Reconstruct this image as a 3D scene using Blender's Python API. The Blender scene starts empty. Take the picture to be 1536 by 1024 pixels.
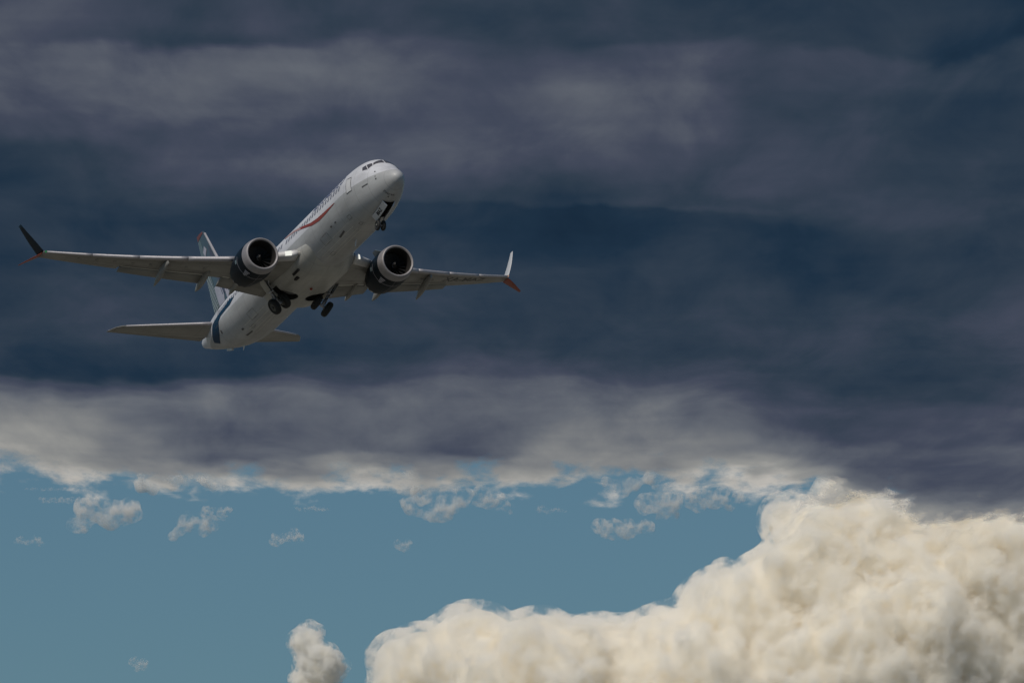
import bpy, bmesh, math, random
import numpy as np
from mathutils import Vector, Matrix, noise

# ------------------------------------------------------------------ camera, world, sun, exposure
scene = bpy.context.scene
COL = scene.collection
PITCH = math.radians(7.5)
CAM_H = 1.7
cam_data = bpy.data.cameras.new('camera')
cam = bpy.data.objects.new('camera', cam_data)
COL.objects.link(cam)
cam.location = (0, 0, CAM_H)
cam.rotation_euler = (math.radians(90) + PITCH, 0, 0)
cam_data.sensor_width = 36.0
cam_data.lens = 36.0 * 12000 / 1536
cam_data.clip_start = 1.0
cam_data.clip_end = 120000.0
scene.camera = cam

SUN_EL = math.radians(52)
SUN_AZ = math.radians(-148)          # measured from +Y (view direction) towards +X
sun_dir = Vector((math.cos(SUN_EL) * math.sin(SUN_AZ), math.cos(SUN_EL) * math.cos(SUN_AZ), math.sin(SUN_EL)))

world = bpy.data.worlds.new("World")
scene.world = world
world.use_nodes = True
wn, wl = world.node_tree.nodes, world.node_tree.links
wn.clear()
sky = wn.new('ShaderNodeTexSky')
sky.sky_type = 'NISHITA'
sky.sun_disc = False
sky.sun_elevation = SUN_EL
sky.sun_rotation = SUN_AZ
sky.altitude = 0
sky.air_density = 1.0
sky.dust_density = 0.4
sky.ozone_density = 1.0
tint = wn.new('ShaderNodeMix'); tint.data_type = 'RGBA'; tint.blend_type = 'MULTIPLY'
tint.inputs[0].default_value = 1.0
tint.inputs[7].default_value = (0.53, 0.77, 0.91, 1)
bg = wn.new('ShaderNodeBackground')
bg.inputs['Strength'].default_value = 0.05
wo = wn.new('ShaderNodeOutputWorld')
wl.new(sky.outputs[0], tint.inputs[6]); wl.new(tint.outputs[2], bg.inputs[0]); wl.new(bg.outputs[0], wo.inputs[0])

sun_data = bpy.data.lights.new('sun', 'SUN')
sun_data.energy = 2.95
sun_data.angle = math.radians(8)
sun_data.color = (1.0, 0.92, 0.80)
sun = bpy.data.objects.new('sun', sun_data)
COL.objects.link(sun)
sun.location = (-200, -300, 900)
sun.rotation_euler = (-sun_dir).to_track_quat('-Z', 'Y').to_euler()

scene.view_settings.view_transform = 'Standard'
scene.view_settings.look = 'None'
scene.view_settings.exposure = -0.2
scene.view_settings.gamma = 1.0
scene.view_settings.use_curve_mapping = False
cy = scene.cycles
cy.use_denoising = True
cy.max_bounces = 64
cy.diffuse_bounces = 3
cy.glossy_bounces = 3
cy.volume_bounces = 64
cy.transparent_max_bounces = 16
cy.volume_step_rate = 0.1

# ------------------------------------------------------------------ helpers
def link(o, parent=None):
    COL.objects.link(o)
    if parent is not None:
        o.parent = parent
    return o

def tag(o, label=None, cat=None, group=None, kind=None):
    if label: o['label'] = label
    if cat: o['category'] = cat
    if group: o['group'] = group
    if kind: o['kind'] = kind
    return o

def mesh_obj(name, verts, faces, mat=None, parent=None, smooth=True):
    me = bpy.data.meshes.new(name)
    me.from_pydata([tuple(map(float, v)) for v in verts], [], [tuple(map(int, f)) for f in faces])
    me.update()
    if smooth:
        me.polygons.foreach_set('use_smooth', [True] * len(me.polygons))
    if mat is not None:
        for m in (mat if isinstance(mat, (list, tuple)) else [mat]):
            me.materials.append(m)
    return link(bpy.data.objects.new(name, me), parent)

def smooth01(a, b, x):
    t = np.clip((x - a) / (b - a), 0, 1)
    return t * t * (3 - 2 * t)
POSE_R = [[0.36413, 0.927711, -0.082228], [0.330946, -0.046358, 0.94251], [0.870565, -0.37041, -0.323903]]
POSE_T = [-14.429, 5.167, -541.909]
COCKPIT = [[(2.28,52.5),(2.45,58.5),(2.52,88),(2.12,88)],[(2.30,50.3),(2.50,56),(2.90,47),(2.42,35)],[(2.45,32.6),(2.93,45.6),(3.2,39.5),(3.0,29.6)]]
DOOR_FRONT = [(5.05,27),(4.26,24),(4.15,-6.3),(4.86,-6.5)]
SWOOSH = ([(6.935,-2.4),(8.656,-5.6),(9.913,-6.4),(11.28,-2.2),(13.49,13.0),(14.85,23.0),(16.4,30.6),(17.2,34.5)],[(6.976,-1.2),(8.82,0.2),(10.17,1.5),(11.52,5.6),(13.72,19.6),(15.29,30.5),(16.8,38),(17.7,42)])
MARKS = [([(7.7,-54.5),(8.78,-57.5)],[(7.7,-58.5),(8.78,-61.5)]),([(27.0,-68.5),(28.1,-67)],[(27.0,-72),(28.1,-71)]),([(27.4,-51),(27.75,-51)],[(27.4,-55),(27.75,-55)]),([(30.75,-24),(31.0,-23)],[(30.75,-33),(31.0,-32)]),
  ([(2.3,-7),(2.95,-9)],[(2.3,-10),(2.95,-12)]),([(1.63,28),(1.75,28)],[(1.63,33),(1.75,33)]),([(1.48,7),(1.57,7)],[(1.48,11),(1.57,11)]),([(1.40,-4),(1.52,-4)],[(1.40,1),(1.52,1)]),
  ([(1.42,-74),(1.52,-74)],[(1.42,-79),(1.52,-79)]),([(7.7,-31),(7.95,-31)],[(7.7,-34),(7.95,-34)]),([(8.5,-31),(8.75,-31)],[(8.5,-34.5),(8.75,-34.5)])]
BAND = ([(26.9,14),(27.78,5),(28.88,4.1),(30.1,2.8),(30.76,-3.5),(31.06,-17),(31.66,-32),(32.83,-52.6)],[(28.1,20),(29.1,14.5),(30.54,13),(31.98,9.1),(32.68,5.5),(33.04,-10),(33.54,-25),(33.93,-43)])
LOWTIP = (24.0, 24.3, 18.25, 0.88)
DECK_Y = [6836, 6920, 7042, 7132, 7224, 7376, 7534, 7699, 7872, 8006, 8061, 8108, 8193, 8388, 8645, 8918, 9149, 9367, 9411, 9474, 9551, 9648, 9815, 9988, 10167, 10315, 10467, 10664, 10909]
DECK = [[74,74,74,74,74,74,74,72,65,64,67,66,64,62,59,55,52,52,52,52,52,52,52,52,52],[80,80,80,80,80,80,80,73,66,66,68,64,66,64,61,57,54,53,52,52,52,52,52,52,52],[76,76,76,76,76,76,76,70,62,60,64,68,66,60,60,62,58,51,50,50,50,50,50,50,50],[82,82,82,82,82,82,82,85,88,88,84,76,70,70,72,72,68,66,66,66,66,66,66,66,66],[84,84,84,84,84,84,84,91,94,95,90,82,76,74,76,72,66,66,66,66,66,66,66,66,66],[86,86,86,86,86,86,86,90,86,82,80,79,76,86,78,66,60,60,60,60,60,60,60,60,60],[76,76,76,76,76,76,76,76,70,68,70,76,76,82,82,67,61,58,58,58,58,58,58,58,58],[60,60,60,60,60,60,60,61,73,78,80,78,74,74,74,67,61,60,60,60,60,60,60,60,60],[54,54,54,54,54,54,55,61,71,76,73,68,64,64,69,67,63,61,60,60,60,60,60,60,60],[54,54,54,54,54,54,54,56,62,66,66,64,58,56,63,61,60,63,63,62,62,62,62,62,62],[54,54,54,54,54,54,54,56,60,64,64,62,58,58,65,63,62,63,63,62,62,62,62,62,62],[54,54,54,54,54,54,54,54,56,59,58,55,50,48,55,57,59,62,62,60,60,60,60,60,60],[54,54,54,54,54,54,54,54,56,59,58,55,50,48,53,54,54,58,61,60,60,60,60,60,60],[58,58,58,58,58,58,57,56,57,59,60,57,50,52,54,54,52,53,57,60,60,60,60,60,60],[60,60,60,60,60,60,60,59,59,61,61,60,58,58,58,59,57,56,61,64,64,64,64,64,64],[60,60,60,60,60,60,62,62,61,60,60,60,60,60,60,60,60,61,64,67,68,68,68,68,68],[58,58,58,58,58,57,56,56,57,59,61,62,62,60,60,61,62,62,67,67,66,66,66,66,66],[54,54,54,54,54,54,54,54,56,62,69,75,78,73,71,68,65,62,60,61,62,62,62,62,62],[56,56,56,56,56,56,55,55,58,66,73,77,80,77,74,70,65,61,60,61,62,62,62,62,62],[76,76,76,76,76,73,70,70,73,79,84,86,88,86,83,76,67,59,61,63,64,64,64,64,64],[92,92,92,92,92,89,85,84,86,87,88,89,92,90,87,79,69,61,63,65,66,66,66,66,66],[112,112,112,112,112,107,101,96,94,97,97,96,96,96,95,88,73,67,65,65,66,66,66,66,66],[128,128,128,128,128,114,101,92,90,91,92,92,90,104,104,94,80,75,72,72,76,76,76,76,76],[142,142,142,142,141,123,102,87,84,87,89,91,94,116,116,102,84,75,73,74,74,74,74,74,74],[158,158,158,158,156,142,110,89,88,91,85,84,100,123,125,112,99,93,88,86,84,84,84,84,84],[150,150,150,150,150,148,131,121,120,118,110,110,124,125,124,122,122,101,85,78,80,80,80,80,80],[155,155,155,155,157,160,163,165,166,166,161,156,152,151,152,156,169,129,92,82,83,84,84,84,84],[176,176,176,176,177,178,181,183,184,184,182,179,176,173,174,176,178,149,115,99,92,90,90,90,90],[178,178,178,178,179,181,184,185,186,186,183,181,178,177,177,178,179,163,138,124,113,104,104,104,104]]  # painted brightness of the deck, one row per distance in DECK_Y
EDGE = [(-787, 10460), (-670, 10383), (-619, 10475), (-572, 10632), (-502, 10522), (-458, 10648), (-340, 10537), (-285, 10680), (-228, 10584), (-114, 10632), (-60, 10522), (0, 10664), (72, 10475), (114, 10584), (169, 10460), (228, 10616), (295, 10584), (343, 10648), (388, 10680), (462, 10744), (531, 10868), (585, 11011), (630, 10994), (710, 11011), (829, 11011)]
# ------------------------------------------------------------------ clouds
def cloud_material(name, density, color=(1, 1, 1), aniso=0.0, wisps=0, lo=.40, hi=.60):
    m = bpy.data.materials.new(name); m.use_nodes = True
    n, l = m.node_tree.nodes, m.node_tree.links
    n.clear()
    out = n.new('ShaderNodeOutputMaterial')
    v = n.new('ShaderNodeVolumePrincipled')
    v.inputs['Color'].default_value = (*color, 1)
    v.inputs['Density'].default_value = density
    v.inputs['Anisotropy'].default_value = aniso
    if wisps:
        tc = n.new('ShaderNodeTexCoord')
        nz = n.new('ShaderNodeTexNoise'); nz.inputs['Scale'].default_value = 1.0 / wisps
        nz.inputs['Detail'].default_value = 4.0; nz.inputs['Roughness'].default_value = 0.66
        mr = n.new('ShaderNodeMapRange'); mr.inputs[1].default_value = lo; mr.inputs[2].default_value = hi
        mr.inputs[3].default_value = density * 0.02; mr.inputs[4].default_value = density * 1.7
        l.new(tc.outputs['Object'], nz.inputs['Vector']); l.new(nz.outputs[0], mr.inputs[0]); l.new(mr.outputs[0], v.inputs['Density'])
    l.new(v.outputs[0], out.inputs['Volume'])
    return m

ICO = {}
def ico(sub):
    if sub not in ICO:
        bm = bmesh.new(); bmesh.ops.create_icosphere(bm, subdivisions=sub, radius=1.0)
        ICO[sub] = (np.array([v.co[:] for v in bm.verts]), np.array([[v.index for v in f.verts] for f in bm.faces]))
        bm.free()
    return ICO[sub]

def cloud_from_puffs(name, puffs, voxel, bumps, mat, loc):
    """puffs: (x, y, z, r) around loc; merged into one lumpy closed surface."""
    V, F, k = [], [], 0
    for x, y, z, r in puffs:
        v, f = ico(3 if r > 8 * voxel else 2)
        V.append(v * r + (x, y, z)); F.append(f + k); k += len(v)
    o = mesh_obj(name, np.concatenate(V), np.concatenate(F), mat)
    o.location = loc
    md = o.modifiers.new('merge', 'REMESH'); md.mode = 'VOXEL'; md.voxel_size = voxel; md.use_smooth_shade = True
    for i, (kind, size, strength, depth) in enumerate(bumps):
        tx = bpy.data.textures.new('%s_bumps_%d' % (name, i), kind)
        tx.noise_scale = size
        if kind == 'CLOUDS':
            tx.noise_depth = depth; tx.noise_basis = 'ORIGINAL_PERLIN'
        d = o.modifiers.new('bumps', 'DISPLACE'); d.texture = tx; d.strength = strength; d.mid_level = 0.5
        d.texture_coords = 'LOCAL'
    md = o.modifiers.new('seal', 'REMESH'); md.mode = 'VOXEL'; md.voxel_size = voxel * .85; md.use_smooth_shade = True
    dg = bpy.context.evaluated_depsgraph_get()
    me = bpy.data.meshes.new_from_object(o.evaluated_get(dg))
    o.modifiers.clear()
    o.data = me
    me.materials.clear(); me.materials.append(mat)
    return o

def veil(body, grow, density, size, lo, hi):
    """thin torn vapour round a cloud body: its own closed shell, a little larger than the body."""
    o = link(bpy.data.objects.new('wispy_edge', body.data.copy()), body)
    d = o.modifiers.new('grow', 'DISPLACE'); d.strength = grow; d.mid_level = 0
    md = o.modifiers.new('seal', 'REMESH'); md.mode = 'VOXEL'; md.voxel_size = grow * .4
    dg = bpy.context.evaluated_depsgraph_get()
    me = bpy.data.meshes.new_from_object(o.evaluated_get(dg))
    o.modifiers.clear(); o.data = me
    me.materials.clear(); me.materials.append(cloud_material('torn_vapour', density, (1, .991, .969), -0.2, size, lo, hi))
    return o

def poly_inside(P, x, z):
    c = np.zeros(len(x), bool); n = len(P)
    for i in range(n):
        x1, z1 = P[i]; x2, z2 = P[(i + 1) % n]
        w = (z1 > z) != (z2 > z)
        with np.errstate(divide='ignore', invalid='ignore'):
            xi = (x2 - x1) * (z - z1) / (z2 - z1) + x1
        c ^= w & (x < xi)
    return c

def poly_dist(P, x, z):
    d = np.full(len(x), 1e9); n = len(P)
    for i in range(n):
        a = np.array(P[i]); b = np.array(P[(i + 1) % n]); e = b - a
        L = max(e @ e, 1e-9)
        t = np.clip(((x - a[0]) * e[0] + (z - a[1]) * e[1]) / L, 0, 1)
        d = np.minimum(d, np.hypot(x - a[0] - t * e[0], z - a[1] - t * e[1]))
    return d

def fill_puffs(P, seed, depth, counts):
    """pack puffs of falling size inside the upright outline P (x, z), rounding the body in depth."""
    rng = np.random.default_rng(seed)
    P = [tuple(p) for p in P]; xs = [p[0] for p in P]; zs = [p[1] for p in P]
    out = []
    for r0, r1, n, band in counts:
        got = 0; tries = 0
        while got < n and tries < 40:
            tries += 1
            x = rng.uniform(min(xs), max(xs), 4000); z = rng.uniform(min(zs), max(zs), 4000)
            ok = poly_inside(P, x, z)
            x, z = x[ok], z[ok]; d = poly_dist(P, x, z)
            r = rng.uniform(r0, r1, len(x))
            keep = (d > r * 0.85) & (d < r * 0.85 + band)
            for xx, zz, rr, dd in zip(x[keep], z[keep], r[keep], d[keep]):
                half = depth * math.sqrt(max(0.0, 1 - (1 - min(1, dd / depth)) ** 2))
                yy = -half + rr * rng.uniform(0.0, 1.0) if rng.random() < .75 else rng.uniform(-half, half)
                out.append((xx, yy, zz, rr)); got += 1
                if got >= n: break
    return out

def fbm(p, octaves=4):
    return noise.fractal(p, 1.0, 2.0, octaves, noise_basis='PERLIN_ORIGINAL')

def build_deck():
    """low dark cloud layer: a lens-edged slab about 1200 m up, lit from above; its light and shade are painted into the translucent colour."""
    base = 1200.0
    xs = np.linspace(-960, 960, 321); ys = np.linspace(6300, 11600, 361)
    tx = np.arange(-960, 961, 80); ty = np.array(DECK_Y, float); tab = np.array(DECK, float)
    X, Y = np.meshgrid(xs, ys)
    n = X.size
    wx = np.empty(n); wy = np.empty(n); wz = np.empty(n)
    for i, (x, y) in enumerate(zip(X.ravel(), Y.ravel())):
        p = Vector((x / 130, y / 420, 0.0))
        wx[i] = fbm(p, 5); wy[i] = fbm(p + Vector((31.7, 5.1, 2.2)), 5); wz[i] = fbm(Vector((x / 260, y / 700, 7.7)))
    wx = wx.reshape(X.shape); wy = wy.reshape(X.shape); wz = wz.reshape(X.shape)
    sx = np.clip(X + 26 * wx, -959, 959); sy = np.clip(Y + 125 * wy, ty[0], ty[-1])
    fi = np.interp(sy, ty, np.arange(len(ty))); fj = (sx + 960) / 80
    def cubic(t):  # smooth blend between neighbouring table cells
        return t * t * (3 - 2 * t)
    i0 = np.clip(fi.astype(int), 0, len(ty) - 2); j0 = np.clip(fj.astype(int), 0, len(tx) - 2)
    a = cubic(fi - i0); b = cubic(fj - j0)
    L = (tab[i0, j0] * (1 - a) + tab[i0 + 1, j0] * a) * (1 - b) + (tab[i0, j0 + 1] * (1 - a) + tab[i0 + 1, j0 + 1] * a) * b
    ex = np.array([e[0] for e in EDGE], float); ey = np.array([e[1] for e in EDGE], float)
    rim = np.interp(X, ex, ey) - Y                       # metres left to the far rim
    thick = 30 + 320 * smooth01(0, 2500, rim)
    zb = base + 5 * wz
    zt = zb + np.where(rim > 0, thick, 30)
    nx, ny = len(xs), len(ys)
    V = np.concatenate([np.stack([X, Y, zb], -1).reshape(-1, 3), np.stack([X, Y, zt], -1).reshape(-1, 3)])
    idx = np.arange(n).reshape(ny, nx)
    q = np.stack([idx[:-1, :-1], idx[1:, :-1], idx[1:, 1:], idx[:-1, 1:]], -1).reshape(-1, 4)
    F = [q, (q + n)[:, ::-1]]
    keep = (rim[:-1, :-1].ravel() > -700)
    nq = int(keep.sum())
    F = [q[keep], (q + n)[:, ::-1][keep]]
    F = np.concatenate(F)

    m = bpy.data.materials.new('deck_vapour'); m.use_nodes = True
    N, Lk = m.node_tree.nodes, m.node_tree.links
    N.clear()
    out = N.new('ShaderNodeOutputMaterial')
    at = N.new('ShaderNodeAttribute'); at.attribute_name = 'painted_brightness'
    ar = N.new('ShaderNodeAttribute'); ar.attribute_name = 'rim_distance'
    tc = N.new('ShaderNodeTexCoord')
    def nz(sx_, sy_, detail, rough, dist=0.0):
        mp = N.new('ShaderNodeMapping'); mp.inputs['Scale'].default_value = (1 / sx_, 1 / sy_, 1 / sx_)
        t = N.new('ShaderNodeTexNoise'); t.inputs['Scale'].default_value = 1.0
        t.inputs['Detail'].default_value = detail; t.inputs['Roughness'].default_value = rough; t.inputs['Distortion'].default_value = dist
        Lk.new(tc.outputs['Object'], mp.inputs[0]); Lk.new(mp.outputs[0], t.inputs['Vector'])
        return t.outputs[0]
    def mth(op, a, b=None, c=None):
        k = N.new('ShaderNodeMath'); k.operation = op
        for i_, v in enumerate((a, b, c)):
            if v is None: continue
            if isinstance(v, (int, float)): k.inputs[i_].default_value = v
            else: Lk.new(v, k.inputs[i_])
        return k.outputs[0]
    lumps = mth('SUBTRACT', nz(130, 560, 7, .56, .3), .5)
    streak = mth('SUBTRACT', nz(800, 130, 3, .5, .0), .5)
    both = mth('ADD', mth('MULTIPLY', lumps, 1.08), mth('MULTIPLY', streak, 0.17))
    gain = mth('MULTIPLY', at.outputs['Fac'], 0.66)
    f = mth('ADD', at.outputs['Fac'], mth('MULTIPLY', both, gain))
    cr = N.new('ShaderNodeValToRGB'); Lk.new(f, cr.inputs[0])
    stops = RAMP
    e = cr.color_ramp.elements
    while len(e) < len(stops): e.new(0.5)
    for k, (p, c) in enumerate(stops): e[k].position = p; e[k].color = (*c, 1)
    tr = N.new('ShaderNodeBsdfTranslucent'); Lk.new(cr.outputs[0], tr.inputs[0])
    clear = N.new('ShaderNodeBsdfTransparent')
    frill = mth('SUBTRACT', nz(60, 260, 6, .6, .15), .5)
    wide = mth('SUBTRACT', nz(190, 420, 3, .5), .5)
    edge = mth('ADD', ar.outputs['Fac'], mth('ADD', mth('MULTIPLY', frill, 1150), mth('MULTIPLY', wide, 420)))
    mr = N.new('ShaderNodeMapRange'); mr.interpolation_type = 'SMOOTHSTEP'
    mr.inputs[1].default_value = -110; mr.inputs[2].default_value = 250
    Lk.new(edge, mr.inputs[0])
    mx = N.new('ShaderNodeMixShader')
    Lk.new(mr.outputs[0], mx.inputs[0]); Lk.new(clear.outputs[0], mx.inputs[1]); Lk.new(tr.outputs[0], mx.inputs[2])
    Lk.new(mx.outputs[0], out.inputs[0])

    m2 = bpy.data.materials.new('deck_top_veil'); m2.use_nodes = True
    N2, L2 = m2.node_tree.nodes, m2.node_tree.links; N2.clear()
    o2 = N2.new('ShaderNodeOutputMaterial'); t2 = N2.new('ShaderNodeBsdfTransparent')
    t2.inputs[0].default_value = (1, 1, 1, 1); L2.new(t2.outputs[0], o2.inputs[0])

    me = bpy.data.meshes.new('storm_cloud_deck')
    me.vertices.add(len(V)); me.vertices.foreach_set('co', V.ravel())
    me.loops.add(F.size); me.loops.foreach_set('vertex_index', F.ravel().astype(np.int32))
    me.polygons.add(len(F)); me.polygons.foreach_set('loop_start', np.arange(0, F.size, 4, dtype=np.int32))
    me.update(calc_edges=True)
    me.polygons.foreach_set('use_smooth', [True] * len(F))
    mi = np.ones(len(F), np.int32); mi[:nq] = 0
    me.materials.append(m); me.materials.append(m2)
    me.polygons.foreach_set('material_index', mi)
    for nm, val in (('painted_brightness', L / 200.0), ('rim_distance', rim)):  # first attribute carries the light and shade painted from the DECK table
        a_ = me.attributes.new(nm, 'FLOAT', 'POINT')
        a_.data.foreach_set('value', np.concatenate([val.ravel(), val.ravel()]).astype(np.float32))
    return link(bpy.data.objects.new('storm_cloud_deck', me))
RAMP = [(0.2, (0.0107, 0.0303, 0.0623)), (0.25, (0.0196, 0.0454, 0.0846)), (0.305, (0.0427, 0.0685, 0.1077)), (0.38, (0.0819, 0.0997, 0.1522)), (0.495, (0.178, 0.2003, 0.2403)), (0.705, (0.4094, 0.4183, 0.4094)), (0.875, (0.7565, 0.7298, 0.6764)), (1.0, (0.8722, 0.8455, 0.801))]  # translucent colours for the deck's painted light and shade, dark to bright
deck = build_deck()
tag(deck, 'dark blue-grey storm cloud layer spanning the upper part of the sky behind the climbing jet', 'cloud')

def largest_piece(me):
    bm = bmesh.new(); bm.from_mesh(me); bm.verts.ensure_lookup_table()
    seen = [-1] * len(bm.verts); sizes = []
    for v in bm.verts:
        if seen[v.index] >= 0: continue
        k = len(sizes); stack = [v]; seen[v.index] = k; c = 0
        while stack:
            a = stack.pop(); c += 1
            for e in a.link_edges:
                b = e.other_vert(a)
                if seen[b.index] < 0: seen[b.index] = k; stack.append(b)
        sizes.append(c)
    if len(sizes) > 1:
        big = sizes.index(max(sizes))
        bmesh.ops.delete(bm, geom=[v for v in bm.verts if seen[v.index] != big], context='VERTS')
        bm.to_mesh(me)
    bm.free()

def fringe(name, path, seed, label):
    """sunlit ragged cloud behind the far rim of the deck; path: (x, z, half height)."""
    rng = random.Random(seed); puffs = []
    for (x0, z0, h0), (x1, z1, h1) in zip(path[:-1], path[1:]):
        n = max(4, int((x1 - x0) / 7))
        for k in range(n):
            t = (k + rng.random()) / n; h = h0 + (h1 - h0) * t
            r = h * rng.uniform(.3, .65)
            puffs.append((x0 + (x1 - x0) * t, rng.uniform(-60, 60), z0 + (z1 - z0) * t + rng.uniform(-.6, .6) * h, r))
    mt = cloud_material('fringe_vapour', .055, (1, .993, .975), -.3, 40, .47, .62)
    o = cloud_from_puffs(name, puffs, 3.5, [('CLOUDS', 36, 34, 4), ('CLOUDS', 11, 10, 2)], mt, (0, 11200, 0))
    largest_piece(o.data)
    return tag(o, label, 'cloud')

def wisp(loc, w, h, seed, dens, label):
    rng = random.Random(seed); puffs = []
    if w > 10 * h:                                   # a level streak
        n = int(2.4 * w / h)
        for k in range(n):
            t = -1 + 2 * k / (n - 1)
            puffs.append((t * w, rng.uniform(-1, 1) * h, (rng.uniform(-.3, .3) + .8 * t * t) * h, h * rng.uniform(.55, .9) * (1 - .7 * t * t)))
    for arm in range(0 if puffs else 7):
        x, y, z = rng.uniform(-.7, .7) * w, 0.0, rng.uniform(-.2, .4) * h
        r = h * rng.uniform(.3, .6)
        for k in range(14):
            puffs.append((x, y, z, max(r, h * .08)))
            x += rng.uniform(-.6, .6) * r * (w / h) ** .5; z += rng.uniform(-.65, .6) * r; y += rng.uniform(-.4, .4) * r
            r *= rng.uniform(.78, 1.04); x = max(-w, min(w, x)); z = max(-h, min(h, z))
    mt = cloud_material('wisp_vapour', dens, (1, .993, .978), -.35, max(6, h * .55), .485, .63)
    o = cloud_from_puffs('cloud_wisp', puffs, max(1.2, h / 16), [('CLOUDS', h * .7, h * .5, 4)], mt, loc)
    largest_piece(o.data)
    return tag(o, label, 'cloud', 'small cloud wisps drifting below the dark deck')
BANK = [(-743,-349),(-737,-175),(-715,-134),(-723,-74),(-717,-47),(-670,-38),(-603,-27),(-536,-19),(-509,-16),(-429,-12),(-335,-19),(-268,-27),(-201,-13),(-134,11),(-107,20),(-118,43),(-94,61),(-54,97),(0,112),(54,127),(67,162),(62,189),(75,215),(100,226),(202,232),(309,236),(403,236),(586,236),(806,230),(866,-349)]
m_cum = cloud_material('cumulus_vapour', 0.08, (1.0, .9895, .963), -0.42, 62, .39, .61)
bank = cloud_from_puffs('cumulus_cloud', fill_puffs(BANK, 3, 260, [(110,190,90,300),(40,80,200,80),(18,36,900,30),(8,16,2500,12)]),
    4.0, [('CLOUDS', 170, 70, 2), ('VORONOI', 110, -46, 0), ('CLOUDS', 40, 20, 4), ('CLOUDS', 9, 8, 3)], m_cum, (456,16000,1540))
tag(bank, 'huge sunlit white cumulus bank filling the lower right below the dark deck', 'cloud')
SMALL = [(-44,-205),(-40,-41),(-30,3),(-44,34),(-30,53),(-8,64),(8,53),(13,28),(30,11),(44,19),(52,-4),(62,-16),(61,-35),(30,-44),(29,-104),(50,-205)]
sm = cloud_from_puffs('cumulus_cloud', fill_puffs(SMALL, 5, 60, [(20,35,20,40),(9,16,80,16),(4,8,300,6)]),
    2.5, [('CLOUDS', 34, 20, 2), ('CLOUDS', 16, 16, 3), ('CLOUDS', 7, 8, 3)], cloud_material('puff_vapour', .10, (1.0, .9895, .963), -0.42, 22, .46, .60), (-372,15000,1376))
tag(sm, 'small upright white cumulus puff standing left of the big cumulus bank', 'cloud')
largest_piece(bank.data); largest_piece(sm.data)
veil(bank, 22, .035, 42, .50, .64)
veil(sm, 9, .06, 20, .50, .64)
WISPS = [(-682, 1483, 46, 24, 'ragged white wisp hanging under the left end of the pale cloud fringe'),
 (-569, 1462, 58, 16, 'slanting white wisp right of the ragged one, upper left of the blue gap'),
 (-501, 1487, 22, 9, 'very faint wisp close under the fringe directly below the tail of the jet'),
 (-382, 1441, 22, 10, 'faint feathery wisp alone in the left part of the blue gap'),
 (-354, 1493, 78, 3.4, 'short thin level streak just under the deck rim, left of centre'),
 (-740, 1508, 105, 4.2, 'long level white streak at the far left, just under the pale fringe'),
 (-770, 1526, 70, 2.6, 'thin faint streak in the blue sliver at the far left, above the longer streak'),
 (-188, 1430, 15, 8, 'tiny faint round wisp in the middle of the blue gap'),
 (-134, 1488, 46, 22, 'curled white wisp dangling from the fringe left of centre'),
 (-49, 1503, 40, 16, 'bright hooked wisp touching the fringe at centre'),
 (61, 1489, 28, 5, 'thin flat wisp between the two hanging tufts'),
 (196, 1460, 62, 15, 'flat grey-white wisp lying lowest of those left of the cumulus tower'),
 (250, 1496, 50, 20, 'broken white tuft close under the fringe beside the cumulus tower'),
 (340, 1508, 50, 16, 'streaky white wisp in the corner between fringe and cumulus tower'),
 (-823, 1437, 24, 7, 'barely visible wisp at the far left edge of the blue gap'),
 (-632, 1227, 10, 9, 'very small faint wisp low in the left corner of the sky')]
for i, (x, z, w, h, lab) in enumerate(WISPS):
    wisp((x, 13500, z), w * 1.45, h * 1.7, i + 1, .05 if w < 26 else .042, lab)

fringe('fringe_cloud', [(-900,1278,16),(-780,1262,12),(-700,1258,9),(-620,1272,18),(-520,1276,22),(-420,1272,20),(-330,1268,16)], 21, 'long cream sunlit strip of ragged cloud under the dark deck at the left')
fringe('fringe_cloud', [(-330,1270,14),(-240,1262,18),(-150,1272,22),(-70,1264,26),(10,1280,18),(90,1282,20)], 22, 'cream tufted cloud strip under the middle of the dark deck')
fringe('fringe_cloud', [(90,1280,18),(170,1268,26),(250,1278,20),(330,1290,22),(400,1300,18)], 23, 'cream cloud strip between the tufted strip and the tower of the big cumulus')
# ------------------------------------------------------------------ aircraft materials
def principled(name, base, rough=0.4, metal=0.0, coat=0.0, spec=0.5):
    m = bpy.data.materials.new(name); m.use_nodes = True
    p = m.node_tree.nodes['Principled BSDF']
    p.inputs['Base Color'].default_value = (*base, 1)
    p.inputs['Roughness'].default_value = rough
    p.inputs['Metallic'].default_value = metal
    p.inputs['Coat Weight'].default_value = coat
    p.inputs['Coat Roughness'].default_value = 0.12
    p.inputs['Specular IOR Level'].default_value = spec
    return m

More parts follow.
